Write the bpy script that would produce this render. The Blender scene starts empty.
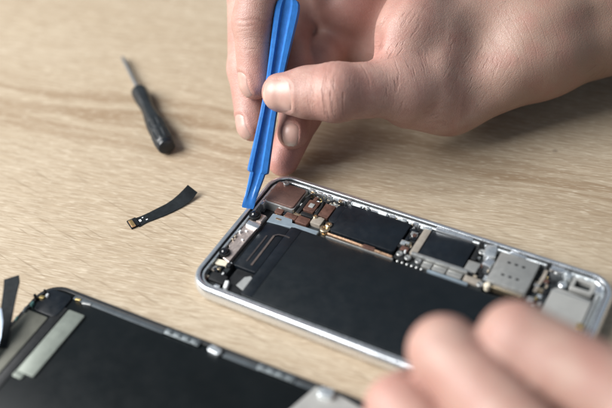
import bpy, math, random
import numpy as np
from mathutils import Vector, Matrix
MM = 0.001
scn = bpy.context.scene
COL = scn.collection
rnd = random.Random(11)

# ------------------------------------------------------------------ materials
def new_mat(name):
    m = bpy.data.materials.new(name); m.use_nodes = True
    nt = m.node_tree; b = nt.nodes['Principled BSDF']
    return m, nt, b
def node(nt, t, **kw):
    n = nt.nodes.new(t)
    for k, v in kw.items():
        if k in n.inputs: n.inputs[k].default_value = v
        else: setattr(n, k, v)
    return n
def coords(nt, scale=(1, 1, 1), rot=0.0, rxyz=None):
    tc = node(nt, 'ShaderNodeTexCoord')
    mp = node(nt, 'ShaderNodeMapping')
    mp.inputs['Scale'].default_value = [1000 * s for s in scale]
    src = tc.outputs['Object']
    if rot:
        m0 = node(nt, 'ShaderNodeMapping'); m0.inputs['Rotation'].default_value = (0, 0, rot)
        nt.links.new(src, m0.inputs['Vector']); src = m0.outputs['Vector']
    nt.links.new(src, mp.inputs['Vector'])
    return mp.outputs['Vector']
def noise(nt, vec, scale=1.0, detail=3.0, rough=0.55, dist=0.0):
    n = node(nt, 'ShaderNodeTexNoise'); n.inputs['Scale'].default_value = scale
    n.inputs['Detail'].default_value = detail; n.inputs['Roughness'].default_value = rough
    n.inputs['Distortion'].default_value = dist
    nt.links.new(vec, n.inputs['Vector']); return n.outputs['Fac']
def ramp(nt, fac, stops):
    r = node(nt, 'ShaderNodeValToRGB'); e = r.color_ramp.elements
    while len(e) < len(stops): e.new(0.5)
    for el, (p, c) in zip(e, stops):
        el.position = p; el.color = (c, c, c, 1) if not hasattr(c, '__len__') else (*c, 1)
    nt.links.new(fac, r.inputs['Fac']); return r.outputs['Color']
def mix(nt, fac, a, b, mode='MIX'):
    m = node(nt, 'ShaderNodeMix', data_type='RGBA', blend_type=mode)
    for sock, v in ((m.inputs[0], fac), (m.inputs[6], a), (m.inputs[7], b)):
        if hasattr(v, 'is_linked'): nt.links.new(v, sock)
        elif hasattr(v, '__len__'): sock.default_value = (*v, 1) if len(v) == 3 else v
        else: sock.default_value = v
    return m.outputs[2]
def bump(nt, b, height, strength=0.3, dist=0.0002):
    n = node(nt, 'ShaderNodeBump'); n.inputs['Strength'].default_value = strength
    n.inputs['Distance'].default_value = dist
    nt.links.new(height, n.inputs['Height']); nt.links.new(n.outputs['Normal'], b.inputs['Normal'])
    return n

def simple(name, col, rough=0.5, metal=0.0, var=0.25, nscale=0.5, spec=0.5, bmp=0.0, coat=0.0, stretch=(1, 1, 1)):
    """a plain coloured surface with uneven tone and uneven gloss"""
    m, nt, b = new_mat(name)
    v = coords(nt, stretch)
    f = noise(nt, v, nscale, 5, 0.6)
    dark = tuple(c * (1 - var) for c in col); lite = tuple(min(1, c * (1 + var)) for c in col)
    nt.links.new(ramp(nt, f, [(0.3, dark), (0.7, lite)]), b.inputs['Base Color'])
    f2 = noise(nt, v, nscale * 3.1, 4, 0.6)
    nt.links.new(ramp(nt, f2, [(0.3, max(0.02, rough - 0.09)), (0.7, min(1, rough + 0.09))]), b.inputs['Roughness'])
    b.inputs['Metallic'].default_value = metal
    b.inputs['Specular IOR Level'].default_value = spec
    if coat: b.inputs['Coat Weight'].default_value = coat; b.inputs['Coat Roughness'].default_value = 0.1
    if bmp:
        f3 = noise(nt, v, nscale * 8, 3, 0.6); bump(nt, b, f3, bmp, 0.0002)
    return m

M = {}
M['alu'] = simple('brushed_aluminium', (0.84, 0.87, 0.90), 0.26, 0.93, 0.05, 0.05)
M['alu_inner'] = simple('milled_aluminium', (0.78, 0.83, 0.86), 0.30, 0.85, 0.22, 0.35, bmp=0.2)
M['steel'] = simple('stamped_steel', (0.47, 0.48, 0.47), 0.40, 0.8, 0.10, 0.25, bmp=0.08)
M['dull_steel'] = simple('dull_steel', (0.26, 0.29, 0.30), 0.36, 0.8, 0.2, 0.4)
M['sim'] = simple('nickel_plate', (0.42, 0.42, 0.40), 0.42, 0.65, 0.10, 0.2, bmp=0.05)
M['pinksteel'] = simple('warm_brushed_steel', (0.58, 0.50, 0.46), 0.42, 0.8, 0.28, 1.6, bmp=0.35, stretch=(1, 0.4, 1))
M['copper'] = simple('copper_shield', (0.235, 0.145, 0.122), 0.30, 0.6, 0.14, 0.18, bmp=0.04)
M['copper_small'] = simple('copper_tape', (0.165, 0.088, 0.068), 0.38, 0.5, 0.35, 0.5, bmp=0.1)
M['bronze'] = simple('bronze_foil', (0.62, 0.40, 0.26), 0.30, 0.9, 0.25, 0.4, bmp=0.1)
M['brass'] = simple('brass_screw', (0.62, 0.50, 0.34), 0.28, 0.95, 0.2, 0.8)
M['gold'] = simple('gold_contact', (0.80, 0.60, 0.26), 0.30, 0.9, 0.2, 0.8)
M['battery'] = simple('battery_wrap', (0.007, 0.010, 0.0125), 0.40, 0.0, 0.10, 0.06, 0.28, bmp=0.03)
M['graphite'] = simple('graphite_film', (0.006, 0.009, 0.013), 0.36, 0.0, 0.25, 0.12, 0.42, bmp=0.05)
M['black'] = simple('black_plastic', (0.012, 0.013, 0.014), 0.45, 0.0, 0.35, 0.5, 0.4, bmp=0.1)
M['board'] = simple('dark_circuit_board', (0.018, 0.022, 0.024), 0.5, 0.0, 0.6, 0.7, 0.4, bmp=0.3)
M['greyflex'] = simple('grey_flex', (0.20, 0.25, 0.29), 0.42, 0.1, 0.15, 0.3, bmp=0.06)
M['tanflex'] = simple('tan_flex', (0.36, 0.32, 0.27), 0.45, 0.3, 0.15, 0.4, bmp=0.1)
M['cream'] = simple('cream_connector', (0.72, 0.66, 0.52), 0.45, 0.0, 0.12, 0.5)
M['white'] = simple('white_plastic', (0.75, 0.78, 0.78), 0.40, 0.0, 0.08, 0.4)
M['sticker'] = simple('silver_sticker', (0.34, 0.35, 0.345), 0.5, 0.3, 0.10, 0.5, bmp=0.1)
M['tab'] = simple('adhesive_tab', (0.10, 0.08, 0.072), 0.35, 0.1, 0.2, 0.5)
M['tab_dark'] = simple('dark_adhesive_tab', (0.04, 0.035, 0.035), 0.38, 0.0, 0.2, 0.5)
M['lens'] = simple('lens_glass', (0.006, 0.007, 0.010), 0.06, 0.0, 0.1, 0.5, 0.7)
M['component'] = simple('ceramic_component', (0.42, 0.36, 0.28), 0.4, 0.3, 0.3, 1.0)
M['speaker'] = simple('grey_speaker_shell', (0.40, 0.40, 0.38), 0.46, 0.35, 0.08, 0.12, bmp=0.06)
M['glass_back'] = simple('white_back_glass', (0.7, 0.72, 0.73), 0.15, 0.0, 0.04, 0.1)
M['panel_black'] = simple('display_back_foil', (0.006, 0.008, 0.009), 0.40, 0.0, 0.12, 0.05, 0.15, bmp=0.05)
M['panel_frame'] = simple('display_frame_plastic', (0.016, 0.017, 0.018), 0.42, 0.0, 0.3, 0.4, 0.5)
M['panel_strip'] = simple('display_grey_strip', (0.085, 0.10, 0.11), 0.40, 0.3, 0.2, 0.2)
M['panel_plate'] = simple('display_greenish_plate', (0.22, 0.245, 0.215), 0.45, 0.4, 0.12, 0.15, bmp=0.05)
M['panel_plate2'] = simple('display_olive_plate', (0.17, 0.17, 0.14), 0.5, 0.3, 0.15, 0.15)
M['teal'] = simple('teal_contact', (0.14, 0.30, 0.28), 0.35, 0.3, 0.3, 0.6)
M['blue'] = simple('blue_nylon', (0.028, 0.165, 0.50), 0.36, 0.0, 0.16, 0.5, 0.5, bmp=0.25, stretch=(1, 1, 0.25))
def battery_mat():
    m = M['battery']; nt = m.node_tree; b = nt.nodes['Principled BSDF']
    dents = noise(nt, coords(nt, (0.03, 0.09, 0.05)), 1.0, 2, 0.5); bump(nt, b, dents, 0.15, 0.0012)
    dust = noise(nt, coords(nt), 2.6, 2, 0.5)
    src = b.inputs['Base Color'].links[0].from_socket
    nt.links.new(mix(nt, ramp(nt, dust, [(0.76, 0.0), (0.82, 0.25)]), src, (0.25, 0.26, 0.27)), b.inputs['Base Color'])
battery_mat()
M['handle'] = simple('black_rubberised_handle', (0.014, 0.017, 0.019), 0.42, 0.0, 0.3, 0.3, 0.5, bmp=0.1)
M['shaft'] = simple('screwdriver_steel', (0.45, 0.46, 0.46), 0.35, 0.9, 0.12, 0.4)
M['ribbon'] = simple('ribbon_cable_film', (0.010, 0.013, 0.015), 0.7, 0.0, 0.35, 0.5, 0.15, bmp=0.12)
M['pale_blue'] = simple('pale_blue_film', (0.55, 0.66, 0.80), 0.25, 0.1, 0.1, 0.2)

def wood_mat():
    m, nt, b = new_mat('oak_veneer')
    ang = -math.radians(11.5)
    base = coords(nt, (1, 1, 1), ang)
    sep = node(nt, 'ShaderNodeSeparateXYZ'); nt.links.new(base, sep.inputs[0])
    def math_(op, a, bb, cc=None):
        n = node(nt, 'ShaderNodeMath', operation=op)
        for i, v in enumerate((a, bb, cc)):
            if v is None: continue
            if hasattr(v, 'is_linked'): nt.links.new(v, n.inputs[i])
            else: n.inputs[i].default_value = v
        return n.outputs[0]
    warp = noise(nt, coords(nt, (0.010, 0.022, 0.02), ang), 1.0, 3, 0.5)
    vw = math_('MULTIPLY_ADD', warp, 38.0, sep.outputs['Y'])          # wandering across-grain position, mm
    vn = math_('MULTIPLY_ADD', vw, 1 / 400.0, 0.35)
    # heart zone of the board with its brown cathedral stripes
    zone = ramp(nt, vn, [(0.0, 0.25), (0.20, 0.5), (0.30, 0.12), (0.545, 0.10), (0.585, 1.0), (0.645, 0.9), (0.70, 0.2), (0.82, 0.22), (1.0, 0.5)])
    cx = node(nt, 'ShaderNodeCombineXYZ'); nt.links.new(vw, cx.inputs['Y'])
    nt.links.new(math_('MULTIPLY', sep.outputs['X'], 0.05), cx.inputs['X'])
    stripes = ramp(nt, noise(nt, cx.outputs[0], 0.16, 4, 0.6, 0.4), [(0.36, 1.0), (0.60, 0.0)])
    fineband = noise(nt, cx.outputs[0], 0.55, 3, 0.6)
    tone = noise(nt, coords(nt, (0.006, 0.02, 0.02), ang), 1.0, 3, 0.5)
    fibre = noise(nt, coords(nt, (0.095, 1.7, 1), ang), 1.0, 3.5, 0.62, 0.08)
    fibre2 = noise(nt, coords(nt, (0.05, 0.8, 1), ang + 0.03), 1.0, 3, 0.6, 0.1)
    dash = noise(nt, coords(nt, (0.22, 1.5, 1), ang - 0.06), 0.9, 2.5, 0.55, 0.15)
    fleck = noise(nt, coords(nt, (0.062, 0.85, 1), ang + 0.36), 0.72, 1.5, 0.5, 0.2)
    pale, mid, brown = (0.525, 0.446, 0.336), (0.455, 0.372, 0.268), (0.265, 0.180, 0.108)
    c = mix(nt, ramp(nt, tone, [(0.3, 0.0), (0.7, 1.0)]), mid, pale)
    c = mix(nt, math_('MULTIPLY', math_('MULTIPLY', zone, stripes), 1.0), c, brown)
    c = mix(nt, ramp(nt, fineband, [(0.36, 0.30), (0.55, 0.0)]), c, (0.36, 0.27, 0.175))
    c = mix(nt, ramp(nt, fibre2, [(0.36, 0.32), (0.58, 0.0)]), c, (0.33, 0.245, 0.155))
    c = mix(nt, ramp(nt, fibre, [(0.34, 0.75), (0.56, 0.0)]), c, (0.29, 0.215, 0.14))
    c = mix(nt, ramp(nt, dash, [(0.54, 0.0), (0.72, 0.5)]), c, (0.68, 0.60, 0.47))
    fz = ramp(nt, vn, [(0.50, 1.0), (0.57, 0.15)])
    c = mix(nt, math_('MULTIPLY', ramp(nt, fleck, [(0.62, 0.0), (0.72, 0.50)]), fz), c, (0.22, 0.16, 0.10))
    # one small dark knot
    kn = node(nt, 'ShaderNodeVectorMath', operation='DISTANCE'); nt.links.new(coords(nt), kn.inputs[0]); kn.inputs[1].default_value = (KNOT[0], KNOT[1], 0)
    c = mix(nt, ramp(nt, math_('MULTIPLY', kn.outputs['Value'], 0.25), [(0.10, 0.5), (0.40, 0.0)]), c, (0.14, 0.10, 0.07))
    nt.links.new(c, b.inputs['Base Color'])
    nt.links.new(ramp(nt, fibre, [(0.3, 0.58), (0.7, 0.46)]), b.inputs['Roughness'])
    b.inputs['Specular IOR Level'].default_value = 0.32
    h = mix(nt, 0.4, fibre, dash)
    bump(nt, b, h, 0.3, 0.00016)
    return m
KNOT = (94.9, 131.0)
M['wood'] = wood_mat()

def skin_mat(name, base, deep):
    m, nt, b = new_mat(name)
    at = node(nt, 'ShaderNodeAttribute', attribute_name='blush')
    v = coords(nt)
    mott = noise(nt, v, 0.11, 4, 0.62)
    mott2 = noise(nt, v, 0.45, 4, 0.65)
    c = mix(nt, ramp(nt, mott, [(0.35, 0.0), (0.68, 0.55)]), base, deep)
    c = mix(nt, ramp(nt, mott2, [(0.42, 0.0), (0.75, 0.22)]), c, (0.50, 0.40, 0.33))
    c = mix(nt, at.outputs['Fac'], c, (0.46, 0.205, 0.175))
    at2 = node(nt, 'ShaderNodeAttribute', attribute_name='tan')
    c = mix(nt, at2.outputs['Fac'], c, (0.265, 0.175, 0.125))  # browner skin, with the arm's shade also put into the colour
    # fine skin lattice
    vv = coords(nt, (1, 1, 1))
    wv = node(nt, 'ShaderNodeTexNoise'); wv.inputs['Scale'].default_value = 0.6; nt.links.new(vv, wv.inputs['Vector'])
    add = node(nt, 'ShaderNodeVectorMath', operation='MULTIPLY_ADD'); nt.links.new(wv.outputs['Color'], add.inputs[0])
    add.inputs[1].default_value = (1.6, 1.6, 1.6); nt.links.new(vv, add.inputs[2])
    vo = node(nt, 'ShaderNodeTexVoronoi', feature='DISTANCE_TO_EDGE'); vo.inputs['Scale'].default_value = 1.15
    nt.links.new(add.outputs[0], vo.inputs['Vector'])
    lat = ramp(nt, vo.outputs['Distance'], [(0.0, 0.0), (0.22, 1.0)])
    fine = noise(nt, v, 1.6, 4, 0.7)
    h = mix(nt, 0.45, lat, fine)
    coarse = noise(nt, v, 0.28, 3, 0.55)
    h = mix(nt, 0.45, h, coarse)
    vc = node(nt, 'ShaderNodeTexVoronoi', feature='DISTANCE_TO_EDGE'); vc.inputs['Scale'].default_value = 0.24
    ad2 = node(nt, 'ShaderNodeVectorMath', operation='MULTIPLY_ADD'); w2 = node(nt, 'ShaderNodeTexNoise'); w2.inputs['Scale'].default_value = 0.22; w2.inputs['Detail'].default_value = 4
    nt.links.new(v, w2.inputs['Vector']); nt.links.new(w2.outputs['Color'], ad2.inputs[0]); ad2.inputs[1].default_value = (7, 7, 7); nt.links.new(v, ad2.inputs[2])
    nt.links.new(ad2.outputs[0], vc.inputs['Vector'])
    cre = ramp(nt, vc.outputs['Distance'], [(0.0, 0.0), (0.09, 1.0)])
    h = mix(nt, 0.13, h, cre)
    c = mix(nt, ramp(nt, lat, [(0.0, 0.22), (0.6, 0.0)]), c, (0.33, 0.17, 0.14))
    c = mix(nt, ramp(nt, cre, [(0.0, 0.05), (1.0, 0.0)]), c, (0.33, 0.16, 0.135))
    patch = noise(nt, v, 0.055, 3, 0.6)
    c = mix(nt, ramp(nt, patch, [(0.46, 0.0), (0.64, 0.6)]), c, (0.37, 0.190, 0.155))
    nt.links.new(c, b.inputs['Base Color'])
    b1 = bump(nt, b, h, 0.6, 0.00024)
    fa = node(nt, 'ShaderNodeAttribute', attribute_name='fold_uv'); fw = node(nt, 'ShaderNodeAttribute', attribute_name='fold_w')
    fn = noise(nt, fa.outputs['Vector'], 1.0, 3.0, 0.55, 0.15)
    ln = ramp(nt, fn, [(0.36, 0.0), (0.455, 1.0), (0.56, 0.9)])
    b2 = node(nt, 'ShaderNodeBump'); b2.inputs['Distance'].default_value = 0.0006
    nt.links.new(fw.outputs['Fac'], b2.inputs['Strength']); nt.links.new(ln, b2.inputs['Height'])
    nt.links.new(b1.outputs['Normal'], b2.inputs['Normal']); nt.links.new(b2.outputs['Normal'], b.inputs['Normal'])
    inv = node(nt, 'ShaderNodeMath', operation='SUBTRACT'); inv.inputs[0].default_value = 1.0; nt.links.new(ln, inv.inputs[1])
    fm = node(nt, 'ShaderNodeMath', operation='MULTIPLY'); nt.links.new(inv.outputs[0], fm.inputs[0]); nt.links.new(fw.outputs['Fac'], fm.inputs[1])
    fm2 = node(nt, 'ShaderNodeMath', operation='MULTIPLY'); nt.links.new(fm.outputs[0], fm2.inputs[0]); fm2.inputs[1].default_value = 0.45
    c = mix(nt, fm2.outputs[0], c, (0.24, 0.115, 0.09)); nt.links.new(c, b.inputs['Base Color'])
    nt.links.new(ramp(nt, fine, [(0.3, 0.36), (0.7, 0.54)]), b.inputs['Roughness'])
    b.inputs['Specular IOR Level'].default_value = 0.42
    b.inputs['Subsurface Weight'].default_value = 0.22
    b.inputs['Subsurface Radius'].default_value = (1.0, 0.34, 0.18)
    b.inputs['Subsurface Scale'].default_value = 0.0032
    return m
M['skin'] = skin_mat('skin', (0.475, 0.312, 0.257), (0.370, 0.208, 0.174))
def nail_mat():
    m, nt, b = new_mat('fingernail')
    v = coords(nt)
    f = noise(nt, v, 0.3, 3, 0.5)
    c = ramp(nt, f, [(0.3, (0.47, 0.285, 0.24)), (0.7, (0.52, 0.34, 0.285))])
    at = node(nt, 'ShaderNodeAttribute', attribute_name='edge')
    c = mix(nt, at.outputs['Fac'], c, (0.60, 0.49, 0.41))
    nt.links.new(c, b.inputs['Base Color'])
    b.inputs['Roughness'].default_value = 0.38
    b.inputs['Subsurface Weight'].default_value = 0.15
    b.inputs['Subsurface Radius'].default_value = (1.0, 0.4, 0.25)
    b.inputs['Subsurface Scale'].default_value = 0.002
    g = noise(nt, v, 1.2, 2, 0.5); bump(nt, b, g, 0.12, 0.0002)
    return m
M['nail'] = nail_mat()
M['hair'] = simple('brown_hair', (0.10, 0.065, 0.045), 0.45, 0, 0.2, 0.5)

# ------------------------------------------------------------------ mesh helpers (millimetres)
class MB:
    def __init__(s): s.v = []; s.f = []
    def add(s, v, f):
        o = len(s.v); s.v += [tuple(p) for p in v]; s.f += [tuple(i + o for i in q) for q in f]; return s
    def rings(s, rings, cap0=True, cap1=True, closed=False):
        n = len(rings[0]); v = [p for r in rings for p in r]; f = []
        R = len(rings)
        for k in range(R if closed else R - 1):
            a = k * n; b = ((k + 1) % R) * n
            for i in range(n):
                j = (i + 1) % n; f.append((a + i, a + j, b + j, b + i))
        if not closed:
            if cap0: f.append(tuple(range(n - 1, -1, -1)))
            if cap1: f.append(tuple((R - 1) * n + i for i in range(n)))
        return s.add(v, f)
    def plate(s, x0, x1, y0, y1, z0, z1, r=0.4, b=0.15, rot=0.0, tilt=0.0):
        """rounded slab with a bevelled top edge"""
        cx, cy = (x0 + x1) / 2, (y0 + y1) / 2; rg = []
        b = min(b, (z1 - z0) * 0.45)
        for d, z in ((0, z0), (0, z1 - b), (b * 0.3, z1 - b * 0.3), (b, z1)):
            rg.append([rotp(px, py, z + tilt * (px - cx), cx, cy, rot) for px, py in rrect(x0 + d, x1 - d, y0 + d, y1 - d, max(r - d, 0.02))])
        return s.rings(rg)
    def poly(s, pts, z0, z1, b=0.12):
        """flat piece with a free outline (counter-clockwise)"""
        cx = sum(p[0] for p in pts) / len(pts); cy = sum(p[1] for p in pts) / len(pts)
        def ins(p, d):
            vx, vy = cx - p[0], cy - p[1]; l = math.hypot(vx, vy) or 1
            return (p[0] + vx / l * d, p[1] + vy / l * d)
        return s.rings([[(*p, z0) for p in pts], [(*p, z1 - b) for p in pts], [(*ins(p, b * 1.4), z1) for p in pts]])
    def lathe(s, prof, cx=0, cy=0, n=28, frame=None, flute=None):
        rg = []
        for k, (r, z) in enumerate(prof):
            ring = []
            for i in range(n):
                t = 2 * math.pi * i / n; rr = r
                if flute: rr = r * (1 + flute(k, z, t))
                p = (rr * math.cos(t), rr * math.sin(t), z)
                if frame: o, ax, ay, az = frame; p = tuple(o + ax * p[0] + ay * p[1] + az * p[2])
                else: p = (cx + p[0], cy + p[1], z)
                ring.append(p)
            rg.append(ring)
        return s.rings(rg)
    def tube(s, path, r, n=8):
        P = [Vector(p) for p in path]; rg = []
        for i, p in enumerate(P):
            t = (P[min(i + 1, len(P) - 1)] - P[max(i - 1, 0)]).normalized()
            a = t.cross(Vector((0, 0, 1)));
            if a.length < 1e-3: a = Vector((1, 0, 0))
            a.normalize(); b = a.cross(t)
            rr = r[i] if hasattr(r, '__len__') else r
            rg.append([tuple(p + a * rr * math.cos(2 * math.pi * k / n) + b * rr * math.sin(2 * math.pi * k / n)) for k in range(n)])
        return s.rings(rg)
    def strip(s, path, wv, w, th):
        """thin ribbon: path of points, width vectors, width, thickness"""
        P = [Vector(p) for p in path]; rg = []
        for i, p in enumerate(P):
            t = (P[min(i + 1, len(P) - 1)] - P[max(i - 1, 0)]).normalized()
            a = Vector(wv[i] if isinstance(wv, list) else wv); a = (a - t * a.dot(t)).normalized(); nn = t.cross(a)
            hw = (w[i] if hasattr(w, '__len__') else w) / 2
            rg.append([tuple(p - a * hw - nn * th / 2), tuple(p + a * hw - nn * th / 2), tuple(p + a * hw + nn * th / 2), tuple(p - a * hw + nn * th / 2)])
        return s.rings(rg)
    def build(s, name, mat, parent=None, label=None, smooth=32):
        me = bpy.data.meshes.new(name)
        me.from_pydata([(x * MM, y * MM, z * MM) for x, y, z in s.v], [], s.f)
        me.update()
        import bmesh
        bm = bmesh.new(); bm.from_mesh(me); bmesh.ops.recalc_face_normals(bm, faces=bm.faces); bm.to_mesh(me); bm.free()
        if smooth:
            me.polygons.foreach_set('use_smooth', [True] * len(me.polygons))
            me.set_sharp_from_angle(angle=math.radians(smooth))
        me.materials.append(M[mat])
        o = bpy.data.objects.new(name, me); COL.objects.link(o)
        if parent: o.parent = parent
        if label: o['label'] = label
        return o
def rotp(x, y, z, cx, cy, a):
    if not a: return (x, y, z)
    c, s = math.cos(a), math.sin(a); dx, dy = x - cx, y - cy
    return (cx + c * dx - s * dy, cy + s * dx + c * dy, z)
def rrect(x0, x1, y0, y1, r, n=5):
    r = min(r, (x1 - x0) / 2 * 0.999, (y1 - y0) / 2 * 0.999); p = []
    for cx, cy, a0 in ((x1 - r, y0 + r, -90), (x1 - r, y1 - r, 0), (x0 + r, y1 - r, 90), (x0 + r, y0 + r, 180)):
        for k in range(n + 1):
            t = math.radians(a0 + 90 * k / n); p.append((cx + r * math.cos(t), cy + r * math.sin(t)))
    return p
def thing(name, label, cat, loc=(0, 0, 0), rz=0.0, group=None):
    o = bpy.data.objects.new(name, None); COL.objects.link(o)
    o.empty_display_size = 0.01
    o.location = [c * MM for c in loc]; o.rotation_euler = (0, 0, rz)
    o['label'] = label; o['category'] = cat
    if group: o['group'] = group
    return o
def cp(src, parent, loc, rz=0.0, sc=None, label=None):
    o = src.copy(); COL.objects.link(o); o.parent = parent
    o.location = [c * MM for c in loc]; o.rotation_euler = (0, 0, rz)
    if sc: o.scale = sc
    return o

# ------------------------------------------------------------------ table
tb = MB().plate(-900, 700, -500, 800, -28, 0, 6, 1.5)
table = tb.build('tabletop', 'wood'); table['kind'] = 'structure'

# ------------------------------------------------------------------ phone body
L, W = 139.6, 67.3
phone = thing('phone', 'opened silver phone body with battery and circuit boards exposed, lying under the blue pry tool', 'phone', (0, 0, 0))
def ring_loft(prof, r0=9.6, closed=True, n=10):
    b = MB(); rg = []
    for d, z in prof: rg.append([(x, y, z) for x, y in rrect(d, L - d, d, W - d, max(r0 - d, 0.5), n)])
    b.rings(rg, closed=closed); return b
side = [(2.6, 0.02), (1.5, 0.28), (0.75, 0.95), (0.22, 2.0), (0.0, 3.2), (0.0, 4.1), (0.18, 5.3), (0.55, 6.3), (0.95, 6.82), (1.35, 7.0), (2.3, 7.0), (2.5, 6.86), (2.5, 1.0), (2.7, 0.9)]
ring_loft(side).build('frame', 'alu', phone, smooth=40)
ring_loft([(2.52, 5.2), (2.52, 6.3), (2.92, 6.3), (2.92, 5.2)]).build('gasket', 'black', phone)
ring_loft([(2.94, 1.3), (2.94, 5.85), (3.05, 6.0), (3.75, 6.0), (3.9, 5.85), (3.9, 1.3)]).build('inner_ledge', 'alu_inner', phone)
MB().plate(2.75, L - 2.75, 2.75, W - 2.75, 0.03, 0.85, 7, 0.05).build('back_glass', 'glass_back', phone)
MB().plate(2.6, L - 2.6, 2.6, W - 2.6, 0.92, 1.3, 7, 0.05).build('midplate', 'black', phone)

# battery
bat = MB().plate(20.6, 116, 5.0, 43.2, 1.35, 5.0, 1.6, 0.5).build('battery', 'battery', phone)
MB().plate(20.9, 25.4, 5.6, 42.6, 5.02, 5.12, 0.3, 0.03).build('wrap_edge', 'graphite', bat)
MB().plate(10.6, 20.3, 17, 42.3, 1.35, 4.3, 0.6, 0.3).build('haptic_block', 'graphite', phone)
t0 = MB().strip([(16.9, 19.5, 4.45), (16.9, 30, 4.5), (16.9, 36.2, 4.6)], (1, 0, 0), 0.8, 0.1).build('pull_tab', 'tab', phone)
MB().strip([(14.2, 20.5, 4.42), (14.3, 35.2, 4.45)], (1, 0, 0), 0.7, 0.1).build('pull_tab', 'tab_dark', phone)
MB().strip([(16.9, 36.4, 4.6), (18.4, 37.3, 4.8), (21.5, 37.4, 5.16), (23.2, 37.2, 5.16)], (0, 1, 0.0), 0.6, 0.08).build('pull_tab', 'tab_dark', phone)
MB().poly([(16.6, 9.2), (21.6, 7.6), (23.2, 12.6), (19.2, 15.2), (17.4, 13.8)][::1], 3.6, 3.8, 0.05).build('sticker', 'sticker', phone)
MB().plate(12.5, 20.4, 4.2, 16.6, 1.35, 3.55, 0.6, 0.2).build('antenna_block', 'black', phone)

# sensor bar along the top edge, with its two small cameras
MB().plate(3.9, 10.3, 3.9, 44.5, 1.35, 3.7, 0.8, 0.2).build('sensor_board', 'board', phone)
br = MB()
br.poly([(4.6, 18.0), (8.9, 16.6), (9.2, 31.0), (9.4, 36.0), (9.4, 43.6), (3.9, 43.6), (3.9, 24.5), (5.0, 23.2)], 3.75, 5.3, 0.2)
brk = br.build('sensor_bracket', 'pinksteel', phone)
MB().plate(4.6, 10.2, 35.6, 38.0, 5.32, 6.2, 0.2, 0.25).build('bracket_fold', 'alu', brk)
MB().plate(3.9, 9.3, 39.4, 43.4, 5.32, 5.7, 0.3, 0.15).build('bracket_fold', 'pinksteel', brk)
def cam_part(cx, cy, z, r):
    b = MB().lathe([(r, z - 1.2), (r, z + 0.6), (r * 0.96, z + 0.9), (r * 0.80, z + 0.95), (r * 0.74, z + 0.7)], cx, cy)
    o = b.build('front_camera', 'black', phone)
    prof = [(r * 0.74, z + 0.62)] + [(r * 0.74 * math.cos(t), z + 0.62 + 0.7 * r * math.sin(t)) for t in np.linspace(0.15, 1.5, 7)]
    MB().lathe(prof, cx, cy, 24).build('lens', 'lens', o)
    return o
cam_part(5.6, 41.2, 5.9, 2.35)
cam_part(5.2, 19.8, 5.4, 2.15)
MB().plate(4.0, 8.6, 14.4, 16.9, 3.75, 5.0, 0.3, 0.15, 0.15).build('connector', 'cream', phone)
MB().plate(6.4, 7.8, 12.0, 13.4, 3.75, 4.9, 0.4, 0.3).build('contact', 'brass', phone)
MB().plate(4.0, 5.8, 11.2, 12.8, 3.75, 4.5, 0.3, 0.2).build('contact', 'tanflex', phone)
MB().plate(6.0, 12.6, 6.6, 10.6, 3.75, 5.0, 0.8, 0.2).build('earpiece', 'black', phone)
MB().plate(13.2, 14.6, 5.2, 8.6, 3.57, 5.4, 0.3, 0.2, 0.3).build('clip', 'white', phone)
MB().plate(10.2, 12.0, 4.4, 5.6, 1.4, 5.2, 0.2, 0.2).build('clip', 'alu', phone)

# logic board along the far edge
MB().poly([(10.5, 43.6), (97.0, 44.0), (97.0, 63.3), (10.5, 63.3)], 1.35, 3.4, 0.1).build('logic_board', 'board', phone)
sh = MB().plate(4.1, 16.9, 50.9, 62.2, 3.0, 6.35, 1.1, 0.35).build('camera_cover', 'copper', phone)
MB().plate(3.7, 17.3, 50.3, 62.7, 1.4, 5.6, 0.9, 0.12).build('cover_skirt', 'steel', sh)
MB().poly([(10.4, 41.6), (20.6, 42.6), (31.4, 43.3), (31.4, 45.3), (19.6, 45.1), (18.6, 47.2), (10.4, 46.4)], 3.45, 4.7, 0.2).build('flex_strip', 'greyflex', phone)
for (x0, x1, y0, y1, z) in ((10.6, 13.9, 46.9, 49.6, 5.2), (15.2, 20.2, 46.6, 49.3, 5.0), (20.4, 25.6, 45.9, 49.6, 5.1), (20.2, 24.9, 52.6, 58.8, 5.5), (26.9, 31.3, 52.4, 59.6, 5.3)):
    MB().plate(x0, x1, y0, y1, 3.45, z, 0.5, 0.2).build('small_shield', 'copper_small', phone)
MB().plate(26.2, 30.6, 47.6, 51.7, 3.45, 5.4, 0.4, 0.2).build('small_shield', 'tanflex', phone)
MB().plate(21.6, 23.6, 54.6, 56.8, 5.52, 5.85, 0.2, 0.1).build('chip', 'sticker', phone)
for x0, x1, y0, y1, z in ((18.3, 19.9, 50.4, 60.5, 5.2), (20.2, 25.8, 50.3, 52.2, 5.0), (25.2, 26.5, 52.5, 60.5, 5.0)):
    MB().plate(x0, x1, y0, y1, 3.45, z, 0.4, 0.2).build('connector', 'black', phone)
# large black shields
MB().plate(32.0, 36.2, 50.8, 60.8, 3.45, 5.7, 1.5, 0.3).build('shield', 'graphite', phone)
s1 = MB().plate(35.2, 62.0, 46.4, 62.4, 3.45, 6.0, 1.1, 0.3).build('shield', 'graphite', phone)
MB().tube([(35.4, 45.0, 5.4), (44, 44.8, 5.5), (52, 44.6, 5.5), (62.4, 44.5, 5.3)], [0.55, 0.62, 0.62, 0.55], 8).build('bronze_rail', 'bronze', phone)
MB().plate(50.5, 55.2, 43.9, 45.4, 5.5, 6.2, 0.2, 0.15).build('copper_clip', 'copper_small', phone)
MB().plate(35.2, 63.0, 43.6, 44.1, 3.5, 5.2, 0.1, 0.1).build('board_edge', 'steel', phone)
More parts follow.
